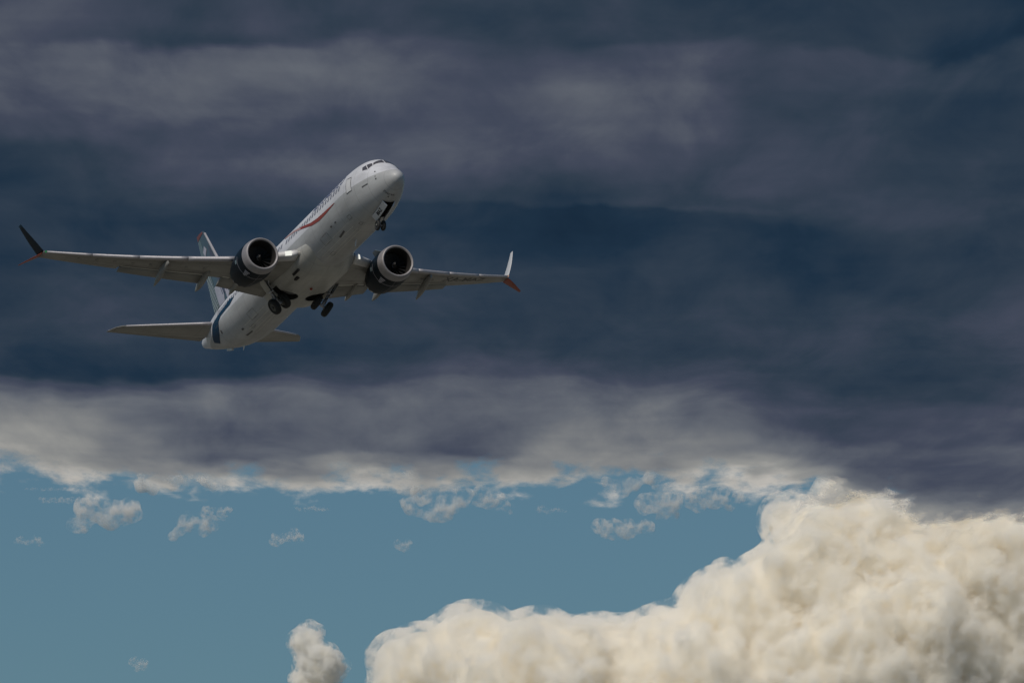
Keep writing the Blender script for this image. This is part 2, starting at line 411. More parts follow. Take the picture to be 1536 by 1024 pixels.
def worn(name, base, rough=0.4, metal=0.0, coat=0.0, amount=0.12, size=0.6, stretch=(0.25, 1, 1), seams=None, spec=0.5):
    """paint or metal with faint streaky dirt and, if asked, thin panel seams (spacing along x, along y)."""
    m = principled(name, base, rough, metal, coat, spec)
    n, l = m.node_tree.nodes, m.node_tree.links
    p = n['Principled BSDF']
    tc = n.new('ShaderNodeTexCoord'); mp = n.new('ShaderNodeMapping'); mp.inputs['Scale'].default_value = stretch
    nz = n.new('ShaderNodeTexNoise'); nz.inputs['Scale'].default_value = 1 / size; nz.inputs['Detail'].default_value = 5; nz.inputs['Roughness'].default_value = .6
    l.new(tc.outputs['Object'], mp.inputs[0]); l.new(mp.outputs[0], nz.inputs['Vector'])
    mr = n.new('ShaderNodeMapRange'); mr.inputs[1].default_value = .3; mr.inputs[2].default_value = .7
    mr.inputs[3].default_value = 1 - amount; mr.inputs[4].default_value = 1 + amount * .4
    l.new(nz.outputs[0], mr.inputs[0])
    last = mr.outputs[0]
    if seams:
        sp = n.new('ShaderNodeSeparateXYZ'); l.new(tc.outputs['Object'], sp.inputs[0])
        for axis, step, width in seams:
            a = n.new('ShaderNodeMath'); a.operation = 'PINGPONG'; a.inputs[1].default_value = step / 2
            l.new(sp.outputs[axis], a.inputs[0])
            b = n.new('ShaderNodeMath'); b.operation = 'GREATER_THAN'; b.inputs[1].default_value = width
            l.new(a.outputs[0], b.inputs[0])
            c = n.new('ShaderNodeMapRange'); c.inputs[3].default_value = .78; c.inputs[4].default_value = 1
            l.new(b.outputs[0], c.inputs[0])
            d = n.new('ShaderNodeMath'); d.operation = 'MULTIPLY'; l.new(last, d.inputs[0]); l.new(c.outputs[0], d.inputs[1])
            last = d.outputs[0]
    mx = n.new('ShaderNodeMix'); mx.data_type = 'RGBA'; mx.blend_type = 'MULTIPLY'; mx.inputs[0].default_value = 1
    mx.inputs[6].default_value = (*base, 1); l.new(last, mx.inputs[7]); l.new(mx.outputs[2], p.inputs['Base Color'])
    return m

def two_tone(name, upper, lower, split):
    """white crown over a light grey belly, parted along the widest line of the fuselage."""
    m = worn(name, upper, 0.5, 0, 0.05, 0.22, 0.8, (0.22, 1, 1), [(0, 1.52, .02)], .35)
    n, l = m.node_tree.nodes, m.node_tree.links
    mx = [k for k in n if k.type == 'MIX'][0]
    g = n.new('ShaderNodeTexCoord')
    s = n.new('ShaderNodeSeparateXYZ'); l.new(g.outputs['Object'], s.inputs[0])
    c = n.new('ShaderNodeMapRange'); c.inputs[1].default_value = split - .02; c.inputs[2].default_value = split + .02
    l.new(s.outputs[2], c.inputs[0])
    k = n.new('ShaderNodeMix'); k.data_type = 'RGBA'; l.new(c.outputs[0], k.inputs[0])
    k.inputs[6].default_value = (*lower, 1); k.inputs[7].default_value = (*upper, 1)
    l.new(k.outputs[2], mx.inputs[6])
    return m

def glowing(name, col, strength):
    m = bpy.data.materials.new(name); m.use_nodes = True
    n, l = m.node_tree.nodes, m.node_tree.links; n.clear()
    o = n.new('ShaderNodeOutputMaterial'); e = n.new('ShaderNodeEmission')
    e.inputs[0].default_value = (*col, 1); e.inputs[1].default_value = strength
    l.new(e.outputs[0], o.inputs[0]); return m

M = dict(
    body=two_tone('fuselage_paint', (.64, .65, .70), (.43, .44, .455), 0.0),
    white=worn('white_paint', (.64, .64, .655), .42, 0, .12, .1),
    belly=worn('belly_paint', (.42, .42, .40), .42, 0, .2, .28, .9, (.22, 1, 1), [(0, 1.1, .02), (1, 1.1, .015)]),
    wing=worn('wing_grey', (.27, .265, .25), .45, 0, .1, .3, .8, (.5, .15, 1), [(1, 1.7, .02)]),
    flap=worn('flap_grey', (.24, .235, .22), .5, 0, 0, .3, .5, (.5, .2, 1)),
    slat=worn('bare_metal', (.46, .445, .475), .5, .3, 0, .12, .6),
    lip=worn('inlet_metal', (.31, .295, .31), .5, .25, 0, .12, .3, (1, 1, 1)),
    navy=worn('navy_paint', (.006, .012, .019), .5, 0, 0, .3, .7, spec=.14),
    teal=worn('teal_paint', (.010, .045, .095), .55, 0, 0, .15, spec=.12),
    finbase=worn('fin_paint', (.062, .09, .115), .4, 0, .3, .15, .7),
    dullred=worn('dull_red_paint', (.17, .055, .055), .5, 0, 0, .1),
    stripe=worn('stripe_paint', (.36, .43, .46), .5, 0, 0, .1),
    finlight=worn('fin_light_paint', (.13, .18, .205), .45, 0, .1, .1),
    finlilac=worn('fin_lilac_paint', (.42, .41, .48), .4, 0, .3, .1),
    findark=worn('fin_dark_paint', (.07, .07, .10), .4, 0, .3, .1),
    salmon=worn('faded_red_paint', (.46, .27, .25), .45, 0, .1, .1),
    red=worn('red_paint', (.27, .038, .018), .45, 0, .1, .1),
    orange=worn('orange_paint', (.30, .045, .018), .42, 0, .3, .15),
    glass=principled('cockpit_glass', (.085, .08, .09), .2, 0, 0, .6),
    pane=principled('cabin_glass', (.20, .20, .23), .3),
    dark=principled('dark_cavity', (.012, .012, .013), .8),
    duct=worn('inlet_duct', (.035, .033, .033), .5, .2, 0, .2, .3),
    blade=worn('fan_blade', (.075, .075, .08), .35, .6, 0, .2, .3),
    tyre=worn('tyre_rubber', (.018, .018, .018), .75, 0, 0, .3, .3),
    hub=worn('wheel_hub', (.11, .11, .105), .45, .4, 0, .3, .2),
    strut=worn('gear_steel', (.58, .59, .62), .45, .2, 0, .35, .25),
    ink=principled('lettering_ink', (.03, .03, .035), .5),
    blueink=principled('blue_lettering', (.13, .15, .24), .5),
    line=principled('seam_line', (.09, .09, .095), .6),
    pale=principled('pale_line', (.66, .66, .62), .5),
    spiral=principled('spinner_mark', (.7, .7, .7), .5),
    lamp=glowing('landing_lamp', (1.0, 1.0, .92), 1.0),
    green=glowing('green_lamp', (.08, .45, .18), .32),
    redlamp=glowing('warm_lamp', (.9, .6, .45), .4),
)

# ------------------------------------------------------------------ aircraft geometry: station s runs aft from the nose, y to port, z up
def B(s, y, z): return (19.0 - s, y, z)

FS = [0, .06, .2, .5, 1.0, 1.5, 2.0, 2.6, 3.2, 4.0, 5.0, 6.2, 25.5, 27.0, 28.5, 30.0, 31.5, 33.0, 34.5, 36.0, 37.2, 37.9, 38.15]
FT = [-.55, -.38, -.2, .03, .33, .60, .98, 1.45, 1.70, 1.88, 1.97, 2.0, 2.0, 2.0, 2.0, 2.0, 1.99, 1.95, 1.87, 1.72, 1.52, 1.36, 1.28]
FB = [-.65, -.80, -.97, -1.18, -1.43, -1.60, -1.73, -1.85, -1.93, -2.01, -2.05, -2.06, -2.06, -2.05, -1.98, -1.79, -1.48, -1.06, -.60, -.10, .36, .63, .76]
FW = [.05, .19, .37, .58, .83, 1.03, 1.20, 1.38, 1.53, 1.69, 1.81, 1.87, 1.88, 1.87, 1.82, 1.71, 1.54, 1.31, 1.03, .70, .42, .26, .18]
FZ = [-.6, -.59, -.57, -.5, -.4, -.3, -.2, -.12, -.06, 0, 0, 0, 0, .0, .03, .09, .20, .36, .56, .80, .97, 1.04, 1.05]
def pchip(x, X, Y):
    X = np.asarray(X, float); Y = np.asarray(Y, float)
    h = np.diff(X); d = np.diff(Y) / h
    m = np.zeros(len(X)); m[0] = d[0]; m[-1] = d[-1]
    for i in range(1, len(X) - 1):
        if d[i - 1] * d[i] > 0:
            w1, w2 = 2 * h[i] + h[i - 1], h[i] + 2 * h[i - 1]
            m[i] = (w1 + w2) / (w1 / d[i - 1] + w2 / d[i])
    i = int(np.clip(np.searchsorted(X, x) - 1, 0, len(X) - 2)); t = (x - X[i]) / h[i]
    return ((1 + 2 * t) * (1 - t) ** 2 * Y[i] + t * (1 - t) ** 2 * h[i] * m[i] + t * t * (3 - 2 * t) * Y[i + 1] + t * t * (t - 1) * h[i] * m[i + 1])
def section(s): return [pchip(s, FS, k) for k in (FT, FB, FW, FZ)]
def skin(s, phi, off=0.0):
    """point on the fuselage skin; phi in degrees, 0 = starboard widest line, 90 = crown, -90 = keel, 180 = port."""
    def at(s, a):
        t, b, w, z = section(s)
        c, sn = math.cos(a), math.sin(a)
        return Vector((19 - s, -w * c, z + ((t - z) if sn > 0 else (z - b)) * sn))
    a = math.radians(phi); p = at(s, a)
    if off:
        e = .01
        n = (at(min(s + e, 38.1), a) - at(max(s - e, .01), a)).cross(at(s, a + e) - at(s, a - e)).normalized()
        _, _, _, z = section(s)
        if n.dot(p - Vector((19 - s, 0, z))) < 0: n = -n
        p = p + n * off
    return p

def rings(name, R, mat, parent, cap=(True, True), closed=True):
    """skin a list of equal-length rings of points."""
    n = len(R[0]); V = [p for r in R for p in r]; F = []
    for i in range(len(R) - 1):
        for j in range(n if closed else n - 1):
            k = (j + 1) % n
            F.append((i * n + j, i * n + k, (i + 1) * n + k, (i + 1) * n + j))
    me = bpy.data.meshes.new(name)
    if cap[0]: F.append(tuple(range(n)))
    if cap[1]: F.append(tuple(range((len(R) - 1) * n, len(R) * n))[::-1])
    me.from_pydata([tuple(v) for v in V], [], F); me.update()
    bm = bmesh.new(); bm.from_mesh(me); bmesh.ops.recalc_face_normals(bm, faces=bm.faces); bm.to_mesh(me); bm.free()
    for p in me.polygons: p.use_smooth = len(p.vertices) == 4
    me.materials.append(mat)
    return link(bpy.data.objects.new(name, me), parent)

class MB:
    """collects closed shapes into one mesh."""
    def __init__(self): self.v, self.f, self.mi = [], [], []
    def add(self, V, F, mi=0):
        k = len(self.v); self.v += [tuple(p) for p in V]
        for f in F: self.f.append(tuple(i + k for i in f)); self.mi.append(mi)
    def tube(self, a, b, r0, r1=None, n=12, mi=0):
        a, b = Vector(a), Vector(b); r1 = r0 if r1 is None else r1
        d = (b - a).normalized(); u = d.orthogonal().normalized(); w = d.cross(u)
        V = []
        for c, r in ((a, r0), (b, r1)):
            V += [c + (u * math.cos(2 * math.pi * i / n) + w * math.sin(2 * math.pi * i / n)) * r for i in range(n)]
        F = [(i, (i + 1) % n, n + (i + 1) % n, n + i) for i in range(n)] + [tuple(range(n))[::-1], tuple(range(n, 2 * n))]
        self.add(V, F, mi)
    def box(self, c, ex, ey, ez, mi=0):
        c, ex, ey, ez = map(Vector, (c, ex, ey, ez))
        V = [c + ex * i + ey * j + ez * k for i in (-1, 1) for j in (-1, 1) for k in (-1, 1)]
        F = [(0, 1, 3, 2), (4, 6, 7, 5), (0, 4, 5, 1), (2, 3, 7, 6), (0, 2, 6, 4), (1, 5, 7, 3)]
        self.add(V, F, mi)
    def lathe(self, c, axis, prof, n=32, mi=0, close=True):
        """prof: (distance along axis, radius)."""
        c, d = Vector(c), Vector(axis).normalized(); u = d.orthogonal().normalized(); w = d.cross(u)
        V = []
        for t, r in prof:
            V += [c + d * t + (u * math.cos(2 * math.pi * i / n) + w * math.sin(2 * math.pi * i / n)) * r for i in range(n)]
        F = []
        for k in range(len(prof) - 1):
            for i in range(n):
                j = (i + 1) % n; F.append((k * n + i, k * n + j, (k + 1) * n + j, (k + 1) * n + i))
        if close:
            F += [tuple(range(n))[::-1], tuple(range((len(prof) - 1) * n, len(prof) * n))]
        self.add(V, F, mi)
    def build(self, name, mats, parent, smooth=True):
        me = bpy.data.meshes.new(name); me.from_pydata(self.v, [], self.f); me.update()
        bm = bmesh.new(); bm.from_mesh(me); bmesh.ops.recalc_face_normals(bm, faces=bm.faces); bm.to_mesh(me); bm.free()
        for m in (mats if isinstance(mats, (list, tuple)) else [mats]): me.materials.append(m)
        for p, k in zip(me.polygons, self.mi): p.material_index = k; p.use_smooth = smooth and len(p.vertices) == 4
        return link(bpy.data.objects.new(name, me), parent)

def patch(name, pts, mat, parent, off=.015, sub=4, on=None):
    """thin marking laid on the skin: a strip between two polylines of (s, phi)."""
    lo, hi = pts; R = []
    if len(lo) > 2 and on is None: lo, hi = densify(list(lo), 4), densify(list(hi), 4)
    on = on or skin
    for (a, b) in zip(lo, hi):
        R.append([on(a[0] + (b[0] - a[0]) * t / sub, a[1] + (b[1] - a[1]) * t / sub, off) for t in range(sub + 1)])
    return rings(name, R, mat, parent, (False, False), False)

def densify(L, k=4):
    out = []
    for a, b in zip(L[:-1], L[1:]):
        out += [tuple(a[i] + (b[i] - a[i]) * t / k for i in range(2)) for t in range(k)]
    return out + [L[-1]]

def outline(name, loop, w, mat, parent, off=.018):
    """narrow closed line on the skin along (s, phi) corners, w metres wide."""
    V, F = [], []
    L = densify(list(loop) + [loop[0]], 5)[:-1]
    n = len(L)
    cs = sum(p[0] for p in L) / n; cp = sum(p[1] for p in L) / n
    for s, ph in L:
        ds, dp = s - cs, (ph - cp) * .033; q = math.hypot(ds, dp)
        V.append(skin(s, ph, off)); V.append(skin(s - ds / q * w, ph - dp / q * w / .033, off))
    for i in range(n):
        j = (i + 1) % n; F.append((2 * i, 2 * j, 2 * j + 1, 2 * i + 1))
    return mesh_obj(name, V, F, mat, parent)

def lettering(name, body, size, place, mat, parent, bold=0.0, space=1.0):
    """text outlines turned into a mesh and laid on a surface by place(u, v)."""
    cu = bpy.data.curves.new(name + '_curve', 'FONT'); cu.body = body; cu.size = size; cu.align_x = 'CENTER'; cu.align_y = 'CENTER'
    cu.offset = bold; cu.space_character = space; cu.resolution_u = 3
    tmp = bpy.data.objects.new(name, cu); COL.objects.link(tmp)
    dg = bpy.context.evaluated_depsgraph_get()
    me = bpy.data.meshes.new_from_object(tmp.evaluated_get(dg))
    bpy.data.objects.remove(tmp)
    bm = bmesh.new(); bm.from_mesh(me)
    bmesh.ops.triangulate(bm, faces=bm.faces)
    bmesh.ops.subdivide_edges(bm, edges=[e for e in bm.edges if e.calc_length() > size * .3], cuts=2)
    for v in bm.verts: v.co = place(v.co.x, v.co.y)
    bm.to_mesh(me); bm.free(); me.materials.clear(); me.materials.append(mat)
    return link(bpy.data.objects.new(name, me), parent)

def cut(obj, cutters):
    """carve real recesses out of a closed mesh."""
    for c in cutters:
        md = obj.modifiers.new('cut', 'BOOLEAN'); md.operation = 'DIFFERENCE'; md.object = c; md.solver = 'EXACT'
        md.material_mode = 'TRANSFER'
    dg = bpy.context.evaluated_depsgraph_get()
    me = bpy.data.meshes.new_from_object(obj.evaluated_get(dg))
    obj.modifiers.clear(); obj.data = me
    for c in cutters: bpy.data.objects.remove(c)

jet = bpy.data.objects.new('passenger_jet', None)
link(jet)
tag(jet, 'white twin-engine passenger jet climbing with its landing gear half retracted', 'airplane')
Rb = Matrix(POSE_R); tb = Vector(POSE_T)
Rcam = cam.rotation_euler.to_matrix()
jet.matrix_world = Matrix.Translation(Vector(cam.location) + Rcam @ tb) @ (Rcam @ Rb).to_4x4()

# fuselage -----------------------------------------------------------
st = sorted(set([.004, .03] + FS[1:-1] + list(np.arange(.3, 6.2, .25)) + list(np.arange(6.2, 38.1, .6)) + [38.15]))
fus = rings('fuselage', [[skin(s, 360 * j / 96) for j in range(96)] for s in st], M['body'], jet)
bay = MB()
bay.box(B(3.05, 0, -1.70), (-1.05, 0, -.16), (0, .42, 0), (0, 0, .62))
c1 = bay.build('bay_cutter', M['dark'], jet)
cut(fus, [c1])
for p in fus.data.polygons: p.use_smooth = True

# cockpit glazing, doors, windows, markings
def quad(name, corners, mat, off=.02, parent=None):
    a, b, c, d = corners
    return patch(name, (densify([a, d], 5), densify([b, c], 5)), mat, parent or fus, off)
for side in (1, -1):
    f = (lambda L: L) if side > 0 else (lambda L: [(s, 180 - p) for s, p in L])
    for L in COCKPIT: quad('cockpit_window', f(L), M['glass'])
d = quad('front_door', DOOR_FRONT, M['white'], .012)
d_ = outline('door_seal', DOOR_FRONT, .055, M['line'], d)
d = quad('rear_door', [(31.1, 27), (32.0, 26), (32.0, -12), (31.1, -10)], M['white'], .012)
outline('door_seal', [(31.1, 27), (32.0, 26), (32.0, -12), (31.1, -10)], .035, M['line'], d)
for s in np.arange(6.1, 31.0, .51):
    if 16.6 < s < 16.9: continue
    quad('cabin_window', [(s, 24), (s + .25, 24), (s + .25, 14), (s, 14)], M['pane'], .01)
patch('red_stripe', (SWOOSH[0][:5], SWOOSH[1][:5]), M['red'], fus, .018, 4)
patch('red_stripe', (SWOOSH[0][4:], SWOOSH[1][4:]), M['salmon'], fus, .018, 4)
for L in MARKS: patch('access_slot', L, M['line'], fus, .012)
lettering('airline_lettering', 'AEROMEXICO', .95, lambda u, v: skin(8.7 - u, 35.5 + v * 30.5, .012), M['blueink'], fus, .02, 1.0)
lettering('registration_lettering', 'XA-MAZ', .26, lambda u, v: skin(1.22 + v * .9, -73 + u * 52, .012), M['ink'], fus)
for a in (-50, -62, -72, -79):
    patch('keel_line', ([(6.4 + i, a) for i in range(7)], [(6.4 + i, a - .7) for i in range(7)]), M['pale'], fus, .01, 1)
    patch('keel_line', ([(23.0 + i, a) for i in range(5)], [(23.0 + i, a - .7) for i in range(5)]), M['pale'], fus, .01, 1)
for s, a, l, w in ((5.6, -40, .5, 9), (9.6, -34, 1.3, 18), (11.0, -70, .6, 8), (24.4, -36, 1.2, 18), (26.0, -60, .5, 7), (5.4, -66, .4, 7)):
    outline('hatch_seam', [(s, a), (s + l, a), (s + l, a - w), (s, a - w)], .028, M['line'], fus, .012)
patch('tail_band', BAND, M['teal'], fus, .016, 16)
for s, ph, h in ((8.3, -90, .42), (30.4, -90, .3), (10.9, 90, .4)):
    q = MB(); p = skin(s, ph); sg = -1 if ph < 0 else 1
    V = [p + Vector((x, y, z)) for x, y, z in ((.22, 0, -.05 * sg), (0, .03, -.05 * sg), (-.3, 0, -.05 * sg), (0, -.03, -.05 * sg), (-.12, 0, h * sg), (-.2, .012, h * sg), (-.32, 0, h * sg), (-.2, -.012, h * sg))]
    q.add(V, [(0, 1, 5, 4), (1, 2, 6, 5), (2, 3, 7, 6), (3, 0, 4, 7), (4, 5, 6, 7)]); q.build('blade_antenna', M['white'], fus, False)
q = MB(); q.lathe(B(38.05, 0, 1.1), (-1, 0, 0), [(0, .2), (.18, .17), (.2, .13), (.05, .12)], 20); q.build('exhaust_ring', M['slat'], fus)
q = MB(); q.box(B(33.2, 0, -1.03), (.5, 0, -.15), (0, .07, 0), (0, 0, .13)); q.build('tail_skid', M['white'], fus, False)

# wing-to-body fairing with open wheel wells
def fairing_ring(s):
    t = (s - 11.6) / 11.0
    k = float(smooth01(0, .30, t) * smooth01(0, .16, 1 - t))
    w, b, ex = 1.50 + .62 * k, -1.66 - .70 * k, 1 - .28 * k
    R = []
    for j in range(40):
        a = math.pi * j / 39
        c = math.cos(a); sn = math.sin(a)
        R.append(Vector(B(s, -w * math.copysign(abs(c) ** ex, c), -.75 + (b + .75) * sn ** ex)))
    return R + [Vector(B(s, w * .6, -.45)), Vector(B(s, -w * .6, -.45))]
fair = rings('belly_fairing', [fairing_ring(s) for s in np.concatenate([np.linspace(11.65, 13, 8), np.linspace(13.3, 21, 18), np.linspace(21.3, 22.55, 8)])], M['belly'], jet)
cs = []
for sd in (-1, 1):
    q = MB(); q.lathe(B(18.95, sd * .98, -2.9), (0, 0, 1), [(0, .68), (1.2, .68)], 32)
    cs.append(q.build('well_cutter', M['dark'], jet))
    q = MB(); q.box(B(18.95, sd * 1.75, -2.2), (.36, 0, 0), (0, .77, 0), (0, 0, .5)); cs.append(q.build('well_cutter', M['dark'], jet))
cut(fair, cs)
q = MB(); q.box(B(15.9, -1.45, -2.15), (.28, 0, 0), (0, .1, 0), (0, 0, .06)); q.build('air_scoop', M['dark'], fair, False)
q = MB(); q.box(B(15.2, -1.72, -1.95), (.5, 0, 0), (0, .09, .06), (0, .05, -.07)); q.build('air_inlet', M['dark'], fair, False)
q = MB(); q.lathe(B(17.1, 0, -2.34), (0, 0, -1), [(0, .1), (.1, .09), (.15, .04)], 14); q.build('beacon', M['red'], fair)

# wings ---------------------------------------------------------------
def wing_z(y): a = abs(y) - 1.9; return -1.1 + .105 * a + .0042 * a * abs(a)
def wing_le(y):
    y = abs(y)
    return float(np.interp(y, [0, 1.8, 4.6, 5.66, 16.9], [12.2, 13.6, 16.0, 16.62, 22.66]))
def wing_te(y): return float(np.interp(abs(y), [0, 1.8, 5.8, 12.0, 16.9], [20.9, 20.95, 21.05, 22.55, 23.92]))
def thick(x, t): return 5 * t * (.2969 * math.sqrt(max(x, 0)) - .126 * x - .3516 * x * x + .2843 * x ** 3 - .1036 * x ** 4)
def foil(y, x, up, off=0.0):
    """point on the wing skin at span y, chord fraction x, upper or lower side."""
    le, te = wing_le(y), wing_te(y); c = te - le
    t = float(np.interp(abs(y), [0, 5, 17], [.15, .12, .10]))
    cam_ = .018 * (1 - (2 * x - 1) ** 2)
    tw = math.radians(float(np.interp(abs(y), [0, 17], [1.5, -1.0])))
    zz = (cam_ + (thick(x, t) if up else -thick(x, t))) * c + (off if up else -off)
    ds = x * c
    return Vector((19 - (le + ds * math.cos(tw) + zz * math.sin(tw)), y, wing_z(y) + zz * math.cos(tw) - ds * math.sin(tw)))
XS = [1, .9, .78, .65, .5, .36, .24, .15, .085, .045, .018, .005, 0]
def foil_ring(y, xe=1.0, xs=0.0, off=0.0):
    xs_ = [xs + (xe - xs) * k for k in XS]
    return [foil(y, k, True, off) for k in xs_] + [foil(y, k, False, off) for k in xs_[-2::-1]]

def flap(name, y0, y1, sd, frac, angle, aft, drop, parent):
    R = []
    for y in np.linspace(y0, y1, 6):
        h = foil(sd * y, 1 - frac, False); c = (wing_te(y) - wing_le(y)) * frac * 1.06
        h = h + Vector((-aft, 0, -drop + .035 * c)); ring = []
        ca, sa = math.cos(math.radians(angle)), math.sin(math.radians(angle))
        for x, up in [(k, 1) for k in XS] + [(k, -1) for k in XS[-2::-1]]:
            zz = thick(x, .13) * c * up; d = x * c
            ring.append(h + Vector((-(d * ca + zz * sa) , 0, zz * ca - d * sa)))
        R.append(ring)
    return rings(name, R, M['flap'], parent)

def canoe(y, s0, z0, s1, z1, r, parent):
    R = []
    for t in np.linspace(0, 1, 16):
        k = math.sin(math.pi * min(1, t * .93 + .07)) ** .7 if t < .5 else (1 - ((t - .5) / .5) ** 1.8) ** .9 * .98 + .02
        bend = z0 + (z1 - z0) * t ** 1.5
        R.append([Vector(B(s0 + (s1 - s0) * t, y + r * k * .62 * math.cos(a), bend + r * 1.25 * k * math.sin(a))) for a in np.linspace(0, 2 * math.pi, 17)[:-1]])
    return rings('flap_track_fairing', R, M['wing'], parent)

def feather(name, sd, root, tip, mat, parent, curve=0.0):
    """blade of the split wingtip: root and tip as (s_le, s_te, y, z)."""
    R = []
    for t in np.linspace(0, 1, 12):
        le, te, y, z = [a + (b - a) * t for a, b in zip(root, tip)]
        bow = curve * (t * (1 - t)) * 4
        c = te - le; le2 = le - .10 * math.sin(math.pi * t) * c
        d = Vector((0, tip[2] - root[2], tip[3] - root[3])).normalized(); nrm = Vector((0, -d.z, d.y))
        ring = []
        for x, up in [(k, 1) for k in XS] + [(k, -1) for k in XS[-2::-1]]:
            p = Vector((19 - (le2 + x * (te - le2)), y, z)) + nrm * (thick(x, .085) * c * up + bow)
            ring.append(Vector((p.x, sd * p.y, p.z)))
        R.append(ring)
    return rings(name, R, mat, parent)

for sd in (-1, 1):
    ys = [1.0, 1.8, 3, 4, 4.6, 5.2, 5.66, 6.3, 8, 10, 11.9, 11.93, 13, 14.5, 15.8, 16.9]
    wing = rings('wing', [foil_ring(sd * y, (.80 if y < 11.92 else 1.0)) for y in ys], M['wing'], jet)
    # bright slats along the leading edge
    for a, b in ((5.5, 8.3), (8.31, 11.2), (11.21, 14.0), (14.01, 16.75)):
        R = []
        for y in np.linspace(a, b, 7):
            u = [.105, .085, .06, .04, .022, .01, .003, 0]
            w_ = float(np.interp(y, [5.5, 16.8], [.8, 1.35]))
            R.append([foil(sd * y, k * w_, True, .03) + Vector((.07, 0, -.03)) for k in u] + [foil(sd * y, k * w_ * .62, False, .03) + Vector((.07, 0, -.03)) for k in u[-2::-1]])
        rings('slat', R, M['slat'], wing)
    R = []
    for y in np.linspace(2.05, 3.75, 6):
        u = [.12, .09, .06, .04, .022, .01, .003, 0]
        R.append([foil(sd * y, k, True, .02) + Vector((.03, 0, 0)) for k in u] + [foil(sd * y, k * .8, False, .02) + Vector((.03, 0, 0)) for k in u[-2::-1]])
    rings('leading_edge_fairing', R, M['white'], wing)
    y1_ = 2.76 if sd < 0 else 2.56
    q = MB(); q.add([foil(sd * y, x, False, .05) + Vector((.10, 0, .0)) for y, x in ((2.4, .0), (y1_, .0), (y1_, .007), (2.4, .008))] + [foil(sd * y, .010, True, .05) + Vector((.10, 0, 0)) for y in (2.4, y1_)],
                    [(0, 1, 2, 3), (0, 4, 5, 1)])
    q.build('landing_light', M['lamp'], wing)
    flap('flap', 2.0, 5.35, sd, .25, 10, .05, .05, wing)
    flap('flap', 6.3, 11.85, sd, .25, 10, .05, .05, wing)
    R = []
    for a, b in ((2.2, 5.3), (6.35, 11.8)):
        patch('flap_gap', ([(sd * y, .712) for y in np.linspace(a, b, 8)], [(sd * y, .748) for y in np.linspace(a, b, 8)]), M['pale'], wing, .012, 1, on=lambda y, x, o: foil(y, x, False, o))
    patch('aileron_gap', ([(sd * y, .80) for y in np.linspace(12.2, 15.6, 8)], [(sd * y, .81) for y in np.linspace(12.2, 15.6, 8)]), M['line'], wing, .012, 1, on=lambda y, x, o: foil(y, x, False, o))
    for y in np.arange(6.8, 15.5, 1.1):
        q = MB(); p = foil(sd * y, .42, False, 0); q.lathe(p, (0, 0, -1), [(-.03, .2), (.006, .2)], 14); q.build('access_panel', M['flap'], wing)
    for x, ya, yb, mm in ((.17, 2.6, 16.2, 'flap'), (.33, 6.0, 15.8, 'belly'), (.56, 2.4, 15.8, 'flap'), (.64, 6.4, 11.7, 'line')):
        patch('panel_seam', ([(sd * y, x) for y in np.linspace(ya, yb, 14)], [(sd * y, x + .014) for y in np.linspace(ya, yb, 14)]), M[mm], wing, .01, 1, on=lambda y, x_, o: foil(y, x_, False, o))
    canoe(sd * 9.5, 18.75, -.38, 21.95, -.98, .27, wing)
    canoe(sd * 6.42, 19.2, -.66, 22.3, -1.08, .29, wing)
    canoe(sd * 4.2, 19.2, -.98, 21.75, -1.38, .27, wing)
    feather('upper_winglet', sd, (22.7, 23.92, 16.86, 1.42), (24.05, 24.5, 17.93, 3.80), M['navy'] if sd < 0 else M['white'], wing, -.04)
    feather('lower_winglet', sd, (22.95, 23.92, 16.9, 1.42), LOWTIP, M['orange'] if sd > 0 else M['red'], wing)
    q = MB(); q.lathe(foil(sd * 16.78, .004, False) + Vector((.05, 0, 0)), (1, 0, 0), [(-.1, .07), (.04, .06), (.1, .02)], 12)
    q.build('navigation_light', M['green'] if sd < 0 else M['redlamp'], wing)
    if sd > 0:
        lettering('registration_lettering', 'XA-MAZ', 1.05, lambda u, v: foil(13.05 + u * .92, .40 - v * .48, False, .012), M['ink'], wing, .01)

